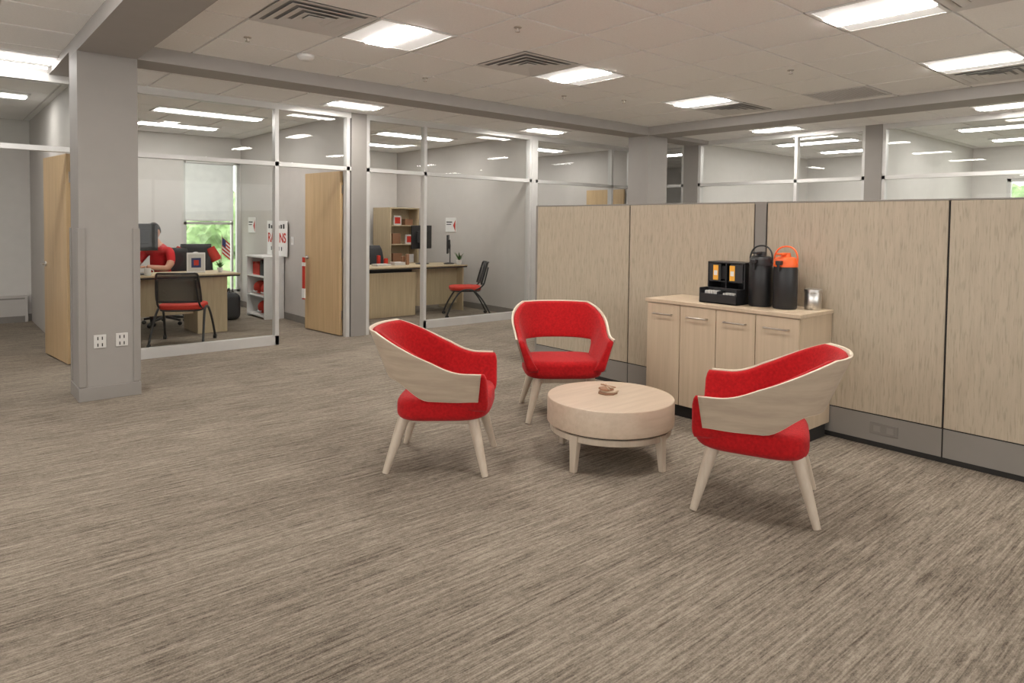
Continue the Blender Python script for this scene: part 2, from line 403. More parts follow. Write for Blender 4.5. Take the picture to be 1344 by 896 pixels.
def door(name,hinge,end,side=1):
    hx,hy=hinge; dx=end[0]-hx; dy=end[1]-hy; L=math.hypot(dx,dy); a=math.atan2(dy,dx)
    g=grp(name,(hx,hy,0),a)
    box('leaf',(0,-.022,.012),(L,.022,2.15),'door',g,.002)
    boxes('hinges',[((-.012,-.026,z),(.012,0,z+.11)) for z in(.22,1.02,1.86)],'nickel',g)
    for s in(-1,1):
        cone('rose',(L-.07,s*.022,1.0),(L-.07,s*.034,1.0),.028,.028,'steel',g)
        tube('lever',[(L-.07,s*.034,1.0),(L-.07,s*.07,1.0),(L-.09,s*.075,1.0),(L-.18,s*.07,1.0)],.009,'steel',g)
    return g
door('door_1',(1.125,8.18),(1.03,9.03))
d2=door('door_2',(4.125,8.18),(4.035,9.04))
door('door_3',(4.50,8.18),(4.49,9.03))
door('door_4',(9.78,8.18),(9.72,9.05))
box('fabric',(.77,.075,.42),(.83,.085,1.0),'redseat',d2); box('tag',(.765,.07,.44),(.835,.09,.57),'white',d2); box('tag_top',(.765,.07,.88),(.835,.09,.93),'white',d2)

g=grp('window_8',((wx0+wx1)/2,YB,0)); w=(wx1-wx0)/2
boxes('frame',[((-w,.02,wz0),(-w+.05,.1,wz1)),((w-.05,.02,wz0),(w,.1,wz1)),((-w,.02,wz0),(w,.1,wz0+.05)),((-w,.02,wz1-.05),(w,.1,wz1)),((w-.14,.02,wz0),(w-.11,.1,wz1)),((-w,.02,1.42),(w-.12,.1,1.46))],'frame',g)
box('pane',(-w+.03,.055,wz0+.03),(w-.03,.06,wz1-.03),'glass',g)
g=grp('roller_shade',((wx0+wx1)/2,YB-.02,0))
box('fabric',(-w+.02,-.012,1.5),(w-.13,-.006,2.44),'shade',g); tube('roller',[(-w+.02,-.02,2.46),(w-.12,-.02,2.46)],.03,'white',g); box('hem_bar',(-w+.02,-.016,1.48),(w-.13,-.002,1.505),'white',g)
g=grp('window_9',(XE,(ey0+ey1)/2,0)); w=(ey1-ey0)/2
boxes('frame',[((.02,-w,ez0),(.1,-w+.05,ez1)),((.02,w-.05,ez0),(.1,w,ez1)),((.02,-w,ez0),(.1,w,ez0+.05)),((.02,-w,ez1-.05),(.1,w,ez1)),((.02,-.02,ez0),(.1,.02,ez1))],'frame',g)
box('pane',(.055,-w+.03,ez0+.03),(.06,w-.03,ez1-.03),'glass',g)

boxes('baseboard_north',[((1.31,YB-.012,0),(4.2,YB,.1)),((4.4,YB-.012,0),(7.33,YB,.1)),((X0,YB-.012,0),(1.19,YB,.1))],'base')
boxes('baseboard_divider_b',[((4.188,YW+1.0,0),(4.2,YB-.012,.1))],'base')
boxes('baseboard_divider_c',[((7.318,YW+.06,0),(7.33,YB-.012,.1))],'base')
g=grp('baseboard_heater',(-.2,YB-.07,0)); box('cover',(-1.6,-.06,.0),(1.34,.05,.38),'wall',g,.01); box('recess',(-1.55,-.064,.0),(1.3,-.06,.09),'base',g); box('grille',(-1.55,-.062,.33),(1.30,-.0605,.35),'guard',g)

# ---------------------------------------------------------------- partition wall
XP=4.92
g=grp('cubicle_partition',(XP,0,0)); H=1.69
pan=[];rw=[];cov=[]
for a,b in((5.29,4.045),(4.045,2.80),(2.70,1.465),(1.465,.225),(.225,-1.0),(-1.0,-2.2)):
    pan.append(((0,b+.006,.225),(.07,a-.006,H-.012)))
    rw.append(((.004,b+.004,.035),(.066,a-.004,.217)))
    cov.append(((-.002,b+.26,.09),(.006,b+.44,.165)))
boxes('panels',pan,'part',g,.003)
boxes('raceways',rw,'raceway',g,.002)
boxes('outlet_covers',cov,'racecov',g,.003)
boxes('sockets',[((-.0035,(c[0][1]+c[1][1])/2+s-.022,.108),(-.0015,(c[0][1]+c[1][1])/2+s+.022,.148)) for c in cov for s in(-.042,.042)],'raceway',g)
box('core',(.008,-2.2,.0),(.062,5.29,H-.02),'bl_trim',g)
box('post',(-.004,2.705,.0),(.075,2.795,H+.0),'raceway',g,.003)
box('end_cap',(-.002,5.285,.0),(.072,5.31,H),'raceway',g,.003)
boxes('top_cap',[((.0,-2.2,H-.011),(.07,2.70,H)),((.0,2.80,H-.011),(.07,5.29,H))],'raceway',g,.002)
boxes('return_panels',[((.075,5.23,.0),(3.2,5.29,H)),((.075,2.72,.0),(3.2,2.78,H))],'part',g,.003)

# ---------------------------------------------------------------- credenza
cy0,cy1=2.18,3.446
g=grp('credenza',(4.67,(cy0+cy1)/2,0)); hw=(cy1-cy0)/2; xf=-.24; xb=.245
box('carcass',(xf+.02,-hw,.10),(xb,hw,.885),'cred',g,.002)
box('toe_kick',(xf+.06,-hw+.02,0),(xb-.02,hw-.02,.10),'bl_trim',g)
box('top',(xf-.012,-hw-.012,.885),(xb,hw+.012,.912),'cred',g,.003)
boxes('doors',[((xf,-hw+i*hw/2+.003,.105),(xf+.0195,-hw+(i+1)*hw/2-.003,.88)) for i in range(4)],'cred',g,.002)
for i in range(4):
    yc=-hw+(i+.5)*hw/2
    tube('handle_%d'%i,[(xf,yc-.085,.80),(xf-.03,yc-.085,.80),(xf-.03,yc-.08,.80),(xf-.03,yc+.08,.80),(xf-.03,yc+.085,.80),(xf,yc+.085,.80)],.006,'nickel',g)

zt=.9125
g=grp('condiment_organizer',(4.68,2.865,zt)); g.scale=(.92,.86,1.04)
boxes('body',[((-.17,-.185,0),(.15,.185,.012)),((-.05,-.185,0),(.15,-.173,.30)),((-.05,.173,0),(.15,.185,.30)),((-.05,-.006,0),(.15,.006,.30)),((.138,-.185,0),(.15,.185,.30)),
  ((-.05,-.185,.288),(.15,.185,.30)),((-.03,-.185,.15),(.15,.185,.16)),((-.17,-.185,0),(-.16,.185,.07)),((-.17,-.185,0),(-.05,-.175,.11)),((-.17,.175,0),(-.05,.185,.11)),((-.17,-.006,0),(-.05,.006,.09)),((-.06,-.185,.0),(-.05,.185,.11))],'black',g,.003)
boxes('cup_stacks',[((-.02,y-.03,.17),(.04,y+.03,.272)) for y in(-.13,-.05,.05,.13)],'blackmat',g,.01)
boxes('shelf_cards',[((-.053,.05,.155),(-.049,.165,.285)),((-.053,-.165,.155),(-.049,-.05,.285))],'blackmat',g)
boxes('labels',[((-.056,.075,.165),(-.053,.125,.275)),((-.056,-.09,.165),(-.053,-.04,.275))],'amber',g)
boxes('label_text',[((-.0575,.083,.20),(-.056,.117,.235)),((-.0575,-.082,.20),(-.056,-.048,.235))],'white',g)
boxes('packets',[((-.15,.03+i*.03,.012),(-.08,.05+i*.03,.09)) for i in range(4)]+[((-.15,-.15+i*.03,.012),(-.08,-.13+i*.03,.08)) for i in range(4)],'plate',g)
def airpot(y,lidmat,x=4.68):
    g=grp('airpot',(x,y,zt))
    lathe('body',[(.078,0),(.084,.012),(.084,.28),(.080,.30)],'black',g)
    lathe('shoulder',[(.083,.30),(.085,.315),(.075,.345),(.062,.352)],'blackmat' if lidmat=='black' else 'orange',g)
    lathe('lid',[(.080,.31),(.082,.34),(.068,.365),(.055,.37)],lidmat,g)
    cone('pump',(0,0,.365),(0,0,.40),.038,.030,lidmat,g)
    box('lever',(-.10,-.022,.385),(.03,.022,.40),lidmat,g,.005)
    box('spout_block',(-.115,-.02,.315),(-.06,.02,.345),'black',g,.006)
    cone('spout',(-.105,0,.318),(-.105,0,.27),.010,.008,'black',g)
    tube('bail_handle',[(0,-.083,.32),(.0,-.095,.37),(.01,-.05,.445),(.01,.05,.445),(0,.095,.37),(0,.083,.32)],.006,'black' if lidmat=='black' else 'orange',g)
airpot(2.605,'black'); airpot(2.415,'orange')
g=grp('steel_canister',(4.79,2.262,zt)); lathe('body',[(.055,0),(.058,.005),(.058,.12),(.055,.125)],'steel',g); lathe('lid',[(.060,.125),(.060,.145),(.05,.15),(.02,.152)],'steel',g)

# ---------------------------------------------------------------- coffee table
g=grp('coffee_table',(3.34,2.88,0))
lathe('drum_top',[(.398,.238),(.405,.244),(.405,.392),(.402,.398),(.397,.400)],'table',g,seg=96)
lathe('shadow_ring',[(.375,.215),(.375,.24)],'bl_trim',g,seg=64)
lathe('base_ring',[(.378,.185),(.386,.190),(.386,.222),(.38,.226)],'leg',g,seg=96)
for k in range(4):
    a=math.radians(-83+90*k); c,s=math.cos(a),math.sin(a)
    o=[]
    for z,r,w,t in((0,.385,.019,.017),(.12,.375,.024,.022),(.2255,.366,.032,.027)):
        o.append([(c*(r+dx)-s*dy,s*(r+dx)+c*dy,z) for dx,dy in((-t,-w),(t,-w),(t,w),(-t,w))])
    q=loft('leg_%d'%k,o,'leg',g,False); m=q.modifiers.new('b','BEVEL'); m.width=.006; m.segments=2
g=grp('coaster_stack',(3.37,2.93,.4005))
lathe('disc_a',[(.062,0),(.066,.004),(.062,.010),(.03,.011)],'brown',g,seg=7,smooth=False)
lathe('disc_b',[(.055,.011),(.06,.015),(.056,.022),(.03,.023)],'cred',g,c=(.01,-.008,0),seg=7,smooth=False)
lathe('disc_c',[(.045,.023),(.052,.027),(.046,.036),(.02,.036)],'brown',g,c=(-.008,.006,0),seg=6,smooth=False)
for k in range(5): cone('stick_%d'%k,(-.06+.02*k,-.05,.036+.002*k),(.05-.012*k,.06,.04+.002*k),.004,.004,'cred' if k%2 else 'brown',g,8)

# ---------------------------------------------------------------- red lounge chairs
def lerp(a,b,t): return a+(b-a)*t
def sm(t): t=max(0,min(1,t)); return t*t*(3-2*t)
def plan(s):
    t=abs(s); sg=1 if s>=0 else -1
    ts=.62; a=.285; b=.315; n=2.35
    if t<ts:
        ph=t/ts*math.pi/2
        x=-a*max(0,math.cos(ph))**(2/n); y=b*max(0,math.sin(ph))**(2/n)
    else:
        q=(t-ts)/(1-ts); x=q*.285; y=b+.012*math.sin(q*math.pi*.5)
    return Vector((x-.015,sg*y))
def band(name,o0,o1,mat,g,topoff=0,botoff=0,cush=False,rnd=.5,N_=64):
    rings=[]
    for i in range(N_+1):
        s=-1+2*i/N_
        p=plan(s); e=1e-3; d=(plan(min(1,s+e))-plan(max(-1,s-e))).normalized()
        nrm=Vector((-d.y,d.x))
        if nrm.dot(p-Vector((.15,0)))<0: nrm=-nrm
        t=abs(s)
        q=max(0,min(1,(t-.25)/.62))
        zt_=.625+.22*((1-q)**1.7) if q>0 else .845
        zt_=lerp(zt_, .625+.22*(1-sm(q)),.45)
        zb=lerp(.555,.448,sm((t-.30)/.30)) + .008*sm((t-.75)/.25)
        if cush: zb=lerp(.555,.385,sm((t-.42)/.16))
        zt_+=topoff; zb-=botoff
        lean=lerp(.42,.30,sm(t/.6))
        th=(o0-o1)
        loop=[]
        K=5
        arm=sm((t-.45)/.2)
        def P(off,z,inner=0):
            v=(zt_-z)/(zt_-zb)
            o=off+lean*(z-.45)
            if cush: o-=inner*.05*arm*v*v
            xx=p.x+nrm.x*o; yy=p.y+nrm.y*o
            fr=sm((t-.8)/.2)*(z-.60)*.12
            if cush: fr=sm((t-.8)/.2)*(.018 if z>.47 else .018+(.47-z)*.1)
            return (xx+fr,yy,z)
        r=min(min(th/2,.02)*rnd*2,th/2)
        for k in range(K+1):
            a=math.pi/2*k/K; loop.append(P(o0-r+r*math.cos(a), zt_-r+r*math.sin(a)))
        for k in range(K+1):
            a=math.pi/2*k/K; loop.append(P(o1+r-r*math.sin(a), zt_-r+r*math.cos(a),1))
        nz=6
        for k in range(1,nz): loop.append(P(o1,lerp(zt_-r,zb+r,k/nz),1))
        for k in range(K+1):
            a=math.pi/2*k/K; loop.append(P(o1+r-r*math.cos(a), zb+r-r*math.sin(a),1))
        for k in range(K+1):
            a=math.pi/2*k/K; loop.append(P(o0-r+r*math.sin(a), zb+r-r*math.cos(a)))
        for k in range(1,nz): loop.append(P(o0,lerp(zb+r,zt_-r,k/nz)))
        rings.append(loop)
    if cush:
        def shr(loop,f,dx):
            c=Vector((0,0,0))
            for q_ in loop: c+=Vector(q_)
            c/=len(loop)
            return [tuple(c+(Vector(q_)-c)*f+Vector((dx,0,0))) for q_ in loop]
        rings=[shr(rings[0],.6,.016),shr(rings[0],.85,.010)]+rings+[shr(rings[-1],.85,.010),shr(rings[-1],.6,.016)]
    return loft(name,rings,mat,g)
def lounge(x,y,ang):
    g=grp('lounge_chair',(x,y,0),ang)
    band('ply_shell',.0,-.013,'ply',g,rnd=.2)
    band('ply_shell_edge',-.0015,-.0145,'plyedge',g,topoff=.003,botoff=.003,rnd=.2)
    band('back_cushion',-.015,-.060,'red',g,topoff=-.002,cush=True,rnd=1)
    def zf(px,py): return .012*(px/.3)
    pad('seat_cushion',.022,0,.290,.302,.318,.455,'red',g,n=4,rnd=.045,zf=zf)
    boxes('under_frame',[((-.20,-.20,.285),(.23,-.155,.33)),((-.20,.155,.285),(.23,.20,.33)),((.17,-.16,.285),(.215,.16,.33)),((-.19,-.16,.285),(-.145,.16,.33))],'leg',g,.006)
    for i,(sx,sy) in enumerate(((1,1),(1,-1),(-1,1),(-1,-1))):
        cone('leg_%d'%i,(sx*.30-.005,sy*.285,0),(sx*.205,sy*.195,.34),.019,.037,'leg',g)
    return g
lounge(2.4875,3.52,math.atan2(-.70,.71))
lounge(3.825,3.82,math.atan2(-.80,-.60))
lounge(3.45,1.925,math.atan2(.888,-.46))

# ---------------------------------------------------------------- office furniture
def guest(x,y,ang):
    g=grp('guest_chair',(x,y,0),ang); g.scale=(1.08,1.08,1.0)
    pad('seat',.02,0,.235,.235,.43,.49,'redseat',g,n=3.5,rnd=.02)
    pad('seat_pan',.02,0,.225,.225,.41,.435,'black',g,n=3.5,rnd=.01)
    vs=[];fs=[];nu,nv=12,8
    def bp(u,v):
        z=.53+.34*v; yy=(u*2-1)*(.225-.02*v*v); xx=-.24-.09*v+.05*(u*2-1)**2
        return(xx,yy,z)
    for j in range(nv+1):
        for i in range(nu+1): vs.append(bp(i/nu,j/nv))
    for j in range(nv):
        for i in range(nu):
            a=j*(nu+1)+i; fs.append((a,a+1,a+nu+2,a+nu+1))
    mk('back_mesh',vs,fs,'mesh',g,True)
    per=[bp(i/8,0) for i in range(9)]+[bp(1,j/5) for j in range(1,5)]+[bp(1-i/8,1) for i in range(9)]+[bp(0,1-j/5) for j in range(1,5)]
    tube('back_frame',per,.012,'black',g,True)
    for s in(-1,1):
        tube('rear_leg_%d'%s,[(-.33,s*.27,.05),(-.24,s*.26,.25),(-.10,s*.24,.43),(-.0,s*.235,.455),(.12,s*.24,.43),(.25,s*.26,.22),(.31,s*.27,.05)],.013,'black',g)
        tube('back_post_%d'%s,[(-.10,s*.215,.44),(-.22,s*.215,.48),(-.26,s*.2,.62),(-.30,s*.19,.80)],.011,'black',g)
        for xx in(-.33,.31):
            cone('caster',(xx,s*.27-.016,.027),(xx,s*.27+.016,.027),.027,.027,'black',g); cone('caster_stem',(xx,s*.27,.03),(xx,s*.27,.07),.008,.008,'black',g,10)
    tube('cross_bar',[(-.03,-.235,.435),(-.03,.235,.435)],.012,'black',g)
guest(2.38,8.83,math.radians(62))
guest(6.62,8.78,math.radians(150))
def taskchair(x,y,ang,name='office_chair'):
    g=grp(name,(x,y,0),ang)
    pad('seat',0,0,.24,.25,.44,.51,'blackmat',g,n=3.2,rnd=.03)
    rings=[]
    for k in range(9):
        v=k/8; z=.56+.52*v; w=.22*(1-.35*abs(v-.35)**2)-.02*(v>.95); xx=-.24-.08*v+.03*math.sin(v*math.pi)
        rings.append([(xx+.022*math.sin(t)+.045*(math.cos(t))**2, w*math.cos(t), z) for t in [2*math.pi*j/24 for j in range(24)]])
    loft('backrest',rings,'blackmat',g)
    tube('back_stem',[(-.05,0,.42),(-.24,0,.44),(-.28,0,.6),(-.27,0,.75)],.022,'black',g)
    for s in(-1,1):
        tube('arm_%d'%s,[(0,s*.22,.44),(0,s*.29,.48),(0,s*.29,.66)],.015,'black',g); pad('armpad_%d'%s,.02,s*.29,.12,.035,.66,.69,'blackmat',g,rnd=.01)
    cone('gas_lift',(0,0,.10),(0,0,.44),.028,.022,'black',g)
    for k in range(5):
        a=2*math.pi*k/5; cone('base_arm_%d'%k,(0,0,.11),(.28*math.cos(a),.28*math.sin(a),.075),.025,.016,'black',g)
        ball('caster_%d'%k,(.28*math.cos(a),.28*math.sin(a),.03),.03,'black',g)
    return g
g=grp('desk',(2.3,9.75,0))
box('worktop',(-.95,-.36,.745),(.95,.36,.78),'blackmat',g,.004)
box('worktop_surface',(-.955,-.365,.765),(.955,.365,.785),'desk',g,.003)
box('pedestal',(.42,-.30,.0),(.80,.33,.745),'desk',g,.003)
box('pedestal_left',(-.93,-.30,.0),(-.55,.33,.745),'desk',g,.003)
box('modesty_panel',(-.55,-.12,.25),(.42,-.10,.745),'desk',g)
boxes('drawer_gaps',[((.43,.328,.25),(.79,.332,.256)),((.43,.328,.5),(.79,.332,.506))],'bl_trim',g)
def monitor(x,y,z,ang,w=.5,h=.33,zc=.47):
    g=grp('computer_monitor',(x,y,z),ang)
    box('panel',(-w/2,-.012,zc-h/2),(w/2,.014,zc+h/2),'black',g,.006)
    box('back_bulge',(-w*.28,-.035,zc-h*.25),(w*.28,-.012,zc+h*.25),'blackmat',g,.01)
    box('neck',(-.025,-.045,.01),(.025,-.03,zc),'black',g,.004)
    pad('foot',0,-.02,.12,.09,0,.012,'black',g,rnd=.005)
monitor(2.07,9.75,.786,math.radians(8),.52,.35,.48)
g=grp('coffee_mug',(2.14,9.5,.786)); lathe('body',[(.033,0),(.038,.01),(.04,.095),(.036,.095),(.033,.015),(.005,.012)],'white',g,seg=24); tube('handle',[(.038,0,.02),(.07,0,.03),(.07,0,.07),(.038,0,.08)],.005,'white',g)
g=grp('picture_frame',(2.78,9.72,.786),math.radians(-5))
box('frame',(-.115,-.01,.0),(.115,.01,.27),'white',g,.004); box('mat',(-.10,-.012,.02),(.10,-.0095,.25),'plate',g); box('photo',(-.06,-.0135,.07),(.06,-.0115,.20),'navy',g); box('face_patch',(-.03,-.0145,.10),(.03,-.013,.17),'redseat',g); box('easel',(-.02,.01,0),(.02,.07,.008),'blackmat',g)
def plant(x,y,z,s=1):
    g=grp('potted_plant',(x,y,z)); lathe('pot',[(.035*s,0),(.05*s,.08*s),(.045*s,.08*s),(.03*s,.06*s)],'white',g,seg=20)
    vs=[];fs=[]
    for k in range(22):
        a=random.uniform(0,6.28); L=random.uniform(.08,.15)*s; up=random.uniform(.8,1.6)
        d=Vector((math.cos(a),math.sin(a),0)); n=Vector((-d.y,d.x,0)); b=len(vs)
        for t in(0,.35,.7,1):
            p=d*L*t*.8+Vector((0,0,.07*s+L*up*t-L*.5*t*t)); w=.012*s*math.sin(math.pi*(.15+.8*t))
            vs+=[p+n*w,p-n*w]
        for t in range(3): fs.append((b+2*t,b+2*t+1,b+2*t+3,b+2*t+2))
    mk('leaves',vs,fs,'leaf',g)
plant(3.08,9.68,.786,.8)
g=grp('desk_flag',(3.18,9.97,.786)); cone('stick',(0,0,0),(.02,0,.50),.005,.005,'cred',g,8); lathe('stand',[(.03,0),(.03,.01),(.01,.02)],'black',g,seg=16)
vs=[];fs=[]
for k in range(9):
    b=len(vs); z=.24+.026*k
    vs+=[(.02,0,z),(.14,.03,z-.10),(.14,.03,z-.074),(.02,0,z+.026)]; fs.append((b,b+1,b+2,b+3))
o=mk('stripes',vs,fs,'redseat',g); o.data.materials.append(M['white'])
for i,p in enumerate(o.data.polygons): p.material_index=i%2
mk('canton',[(.02,-.003,.36),(.075,.010,.314),(.075,.010,.42),(.02,-.003,.472)],[(0,1,2,3)],'navy',g)

g=grp('bookcase',(4.02,10.55,0))
a,b=-.14,.165
boxes('carcass',[((a,-.37,0),(b,-.345,.93)),((a,.345,0),(b,.37,.93)),((b-.01,-.345,0),(b,.345,.93)),((a-.01,-.38,.93),(b,.38,.955)),((a,-.345,.03),(b,.345,.055)),((a,-.345,.33),(b,.345,.35)),((a,-.345,.63),(b,.345,.65))],'white',g,.002)
boxes('books',[((-.08,-.3+i*.045,.651),(.10,-.262+i*.045,.651+.18+.03*(i%3))) for i in range(6)],'blackmat',g)
boxes('red_books',[((-.08,.0+i*.045,.651),(.10,.038+i*.045,.651+.17+.03*(i%2))) for i in range(6)],'redseat',g)
for yy,zz in((-.18,.351),(.12,.351),(-.05,.056)):
    ball('helmet',(-.01,yy,zz+.105),.105,'redseat',g,(1,.9,.98)); tube('face_guard',[(-.09,yy-.07,zz+.05),(-.13,yy,zz+.04),(-.09,yy+.07,zz+.05)],.007,'white',g)
g=grp('poster',(4.165,10.40,.957))
box('board',(-.006,-.39,0),(.006,.39,.54),'white',g)
def text(body,size,loc,rot,mat,parent,off=.004):
    c=bpy.data.curves.new('lettering','FONT'); c.body=body; c.size=size; c.align_x='CENTER'; c.align_y='CENTER'; c.extrude=.001; c.offset=off
    c.materials.append(M[mat]); o=bpy.data.objects.new('lettering',c); COL.objects.link(o); o.location=loc; o.rotation_euler=rot; o.parent=parent
text('RACINS',.205,(-.008,0,.27),(math.pi/2,0,-math.pi/2),'redseat',g,.004)
boxes('black_marks',[((-.0075,-.30+i*.095,.42),(-.006,-.24+i*.095,.49-.01*(i%3))) for i in range(7)]+[((-.0075,-.2+i*.1,.08),(-.006,-.17+i*.1,.14)) for i in range(5)],'blackmat',g)
def sign(x,y,z):
    g=grp('wall_sign',(x,y,z)); box('plate',(-.012,-.16,-.13),(0,.16,.13),'white',g,.003)
    boxes('lines',[((-.0135,-.05,.04),(-.012,.13,.06)),((-.0135,-.02,.0),(-.012,.13,.015))],'blackmat',g)
    mk('swoosh',[(-.0135,-.15,-.12),(-.0135,-.15,.09),(-.0135,-.08,-.01)],[(0,1,2)],'redseat',g)
sign(4.2,11.55,1.42); sign(7.33,10.2,1.46)
g=grp('light_switch',(4.2,9.9,1.2)); box('plate',(-.008,-.04,-.06),(0,.04,.06),'white',g,.002); box('rocker',(-.012,-.015,-.03),(-.008,.015,.03),'plate',g)
g=grp('backpack',(3.5,10.6,0)); pad('body',0,0,.14,.2,0,.40,'blackmat',g,n=3,rnd=.08); pad('pocket',-.12,0,.05,.14,.03,.25,'blackmat',g,rnd=.03); tube('strap',[(.0,-.05,.39),(.0,-.05,.46),(.0,.05,.46),(.0,.05,.39)],.012,'black',g)

taskchair(2.62,10.62,math.radians(225))
g=taskchair(3.14,11.05,math.radians(250))
rings=[]
for k in range(8):
    v=k/7; z=.62+.50*v; w=.25-.03*v
    rings.append([(-.27+.075*math.sin(t)+.006*math.sin(9*t+k), w*math.cos(t), z) for t in [2*math.pi*j/32 for j in range(32)]])
loft('jersey',rings,'blackmat',g)
for s in(-1,1): cone('jersey_sleeve_%d'%s,(-.27,s*.20,1.06),(-.27,s*.30,.86),.07,.085,'redseat',g)
text('8',.3,(-.19,0,.88),(math.pi/2,0,math.pi/2),'white',g)

# person -------------------------------------------------------
def skin(name,V,E,root=0,sub=2):
    me=bpy.data.meshes.new(name); me.from_pydata([v[0] for v in V],E,[]); me.update()
    o=bpy.data.objects.new(name,me); COL.objects.link(o)
    m=o.modifiers.new('skin','SKIN'); m.use_smooth_shade=True
    for i,v in enumerate(V):
        r=v[1]; r=(r,r) if not isinstance(r,tuple) else r
        me.skin_vertices[0].data[i].radius=r; me.skin_vertices[0].data[i].use_root=(i==root)
    s=o.modifiers.new('sub','SUBSURF'); s.levels=sub; s.render_levels=sub
    bpy.context.view_layer.update()
    dg=bpy.context.evaluated_depsgraph_get()
    m2=bpy.data.meshes.new_from_object(o.evaluated_get(dg))
    bpy.data.objects.remove(o)
    n=bpy.data.objects.new(name,m2); COL.objects.link(n)
    for p in m2.polygons:p.use_smooth=True
    return n
P=grp('seated_man',(2.57,10.56,0),math.radians(222))
V=[((0,0,.56),(.15,.12)),((.02,0,.70),(.145,.11)),((.05,0,.86),(.15,.12)),((.08,0,1.0),(.155,.12)),((.10,0,1.09),(.10,.085)),((.13,0,1.17),.055),((.155,0,1.24),.05),
 ((.09,.18,1.05),.068),((.17,.25,.90),.056),((.27,.25,.82),.046),((.42,.15,.845),.036),((.49,.10,.86),.028),
 ((.09,-.18,1.05),.068),((.17,-.25,.90),.056),((.27,-.25,.82),.046),((.42,-.13,.845),.036),((.49,-.08,.86),.028),
 ((.03,.10,.55),.095),((.42,.13,.53),.07),((.42,.13,.30),.052),((.40,.13,.09),.036),((.52,.14,.045),.035),
 ((.03,-.10,.55),.095),((.42,-.13,.53),.07),((.42,-.13,.30),.052),((.40,-.13,.09),.036),((.52,-.14,.045),.035)]
E=[(0,1),(1,2),(2,3),(3,4),(4,5),(5,6),(4,7),(7,8),(8,9),(9,10),(10,11),(4,12),(12,13),(13,14),(14,15),(15,16),(0,17),(17,18),(18,19),(19,20),(20,21),(0,22),(22,23),(23,24),(24,25),(25,26)]
body=skin('body',V,E); body.parent=P
for k in('polo','skin','jeans','black'): body.data.materials.append(M[k])
for p in body.data.polygons:
    c=p.center; best=None
    for i,(a,b) in enumerate(E):
        A_=Vector(V[a][0]);B_=Vector(V[b][0]); t=max(0,min(1,(c-A_).dot(B_-A_)/(B_-A_).length_squared)); d=(c-(A_+(B_-A_)*t)).length
        if best is None or d<best[0]: best=(d,i,t)
    i,t=best[1],best[2]
    if i<4 : mi=0
    elif i==4: mi=0 if t<.2 else 1
    elif i==5: mi=1
    elif i in(6,7,11,12): mi=0
    elif i in(8,9,10,13,14,15): mi=1
    elif i in(20,25): mi=3
    else: mi=2
    p.material_index=mi
lathe('collar',[(.058,0),(.066,.0),(.062,.035),(.055,.035)],'polo',P,c=(.125,0,1.135),seg=24)
for s in(1,-1):
    w=Vector((.49,s*.09,.86)); d=Vector((.97,-s*.22,-.05)).normalized(); sd=Vector((-d.y,d.x,0)).normalized()*s
    up=Vector((0,0,1))
    HV=[(tuple(w),(.024,.018)),(tuple(w+d*.045),(.036,.016)),(tuple(w+d*.085),(.038,.014))]
    h=skin('palm',HV,[(0,1),(1,2)],sub=2); h.parent=P; h.data.materials.append(M['skin'])
    for k,(off,L) in enumerate(((-.030,.075),(-.010,.085),(.010,.080),(.030,.062))):
        b=w+d*.08+sd*off
        FV=[(tuple(b),.0095),(tuple(b+d*L*.42+up*.004),.009),(tuple(b+d*L*.72-up*.016),.0082),(tuple(b+d*L*.85-up*.038),.007)]
        f=skin('finger_%d'%k,FV,[(0,1),(1,2),(2,3)],sub=1); f.parent=P; f.data.materials.append(M['skin'])
    b=w+d*.03-sd*.028
    FV=[(tuple(b),.012),(tuple(b+d*.03-sd*.028-up*.006),.0105),(tuple(b+d*.06-sd*.034-up*.018),.0085)]
    f=skin('thumb',FV,[(0,1),(1,2)],sub=1); f.parent=P; f.data.materials.append(M['skin'])
hc=Vector((.19,0,1.325))
bm=bmesh.new(); bmesh.ops.create_uvsphere(bm,u_segments=32,v_segments=24,radius=1)
for v in bm.verts:
    x,y,z=v.co; jaw=1-.28*max(0,-z); xx=x*.098*(1-.10*max(0,-z))
    if x>.3 and z<0: xx*=1.04
    v.co=Vector((xx,y*.078*jaw,z*.122))+hc
me=bpy.data.meshes.new('head'); bm.to_mesh(me); bm.free(); me.materials.append(M['skin'])
for p in me.polygons:p.use_smooth=True
o=bpy.data.objects.new('head',me); COL.objects.link(o); o.parent=P
for s in(-1,1):
    ball('eye',hc+Vector((.083,s*.032,.008)),.013,'white',P); ball('pupil',hc+Vector((.094,s*.032,.008)),.005,'black',P)
    ball('ear',(hc.x-.005,hc.y+s*.079,hc.z-.005),.03,'skin',P,(.6,.3,1.05)); box('brow',tuple(hc+Vector((.085,s*.032-.018,.028))),tuple(hc+Vector((.097,s*.032+.018,.034))),'hair',P,.003)
skn=skin('nose',[(tuple(hc+Vector((.090,0,.010))),.009),(tuple(hc+Vector((.108,0,-.022))),.013),(tuple(hc+Vector((.09,0,-.034))),.010)],[(0,1),(1,2)],sub=1); skn.parent=P; skn.data.materials.append(M['skin'])
ball('mouth',hc+Vector((.084,0,-.062)),.02,'redseat',P,(.5,1.1,.25))
bm=bmesh.new(); bmesh.ops.create_uvsphere(bm,u_segments=32,v_segments=24,radius=1)
dl=[v for v in bm.verts if v.co.z<-.15 or (v.co.x>.35 and v.co.z<.45) or (v.co.x>-.1 and v.co.z<.15)]
bmesh.ops.delete(bm,geom=dl,context='VERTS')
for v in bm.verts: v.co=Vector((v.co.x*.106-.002,v.co.y*.085,v.co.z*.13))+hc
me=bpy.data.meshes.new('hair'); bm.to_mesh(me); bm.free(); me.materials.append(M['hair'])
o=bpy.data.objects.new('hair',me); COL.objects.link(o); o.parent=P; m=o.modifiers.new('s','SOLIDIFY'); m.thickness=.008

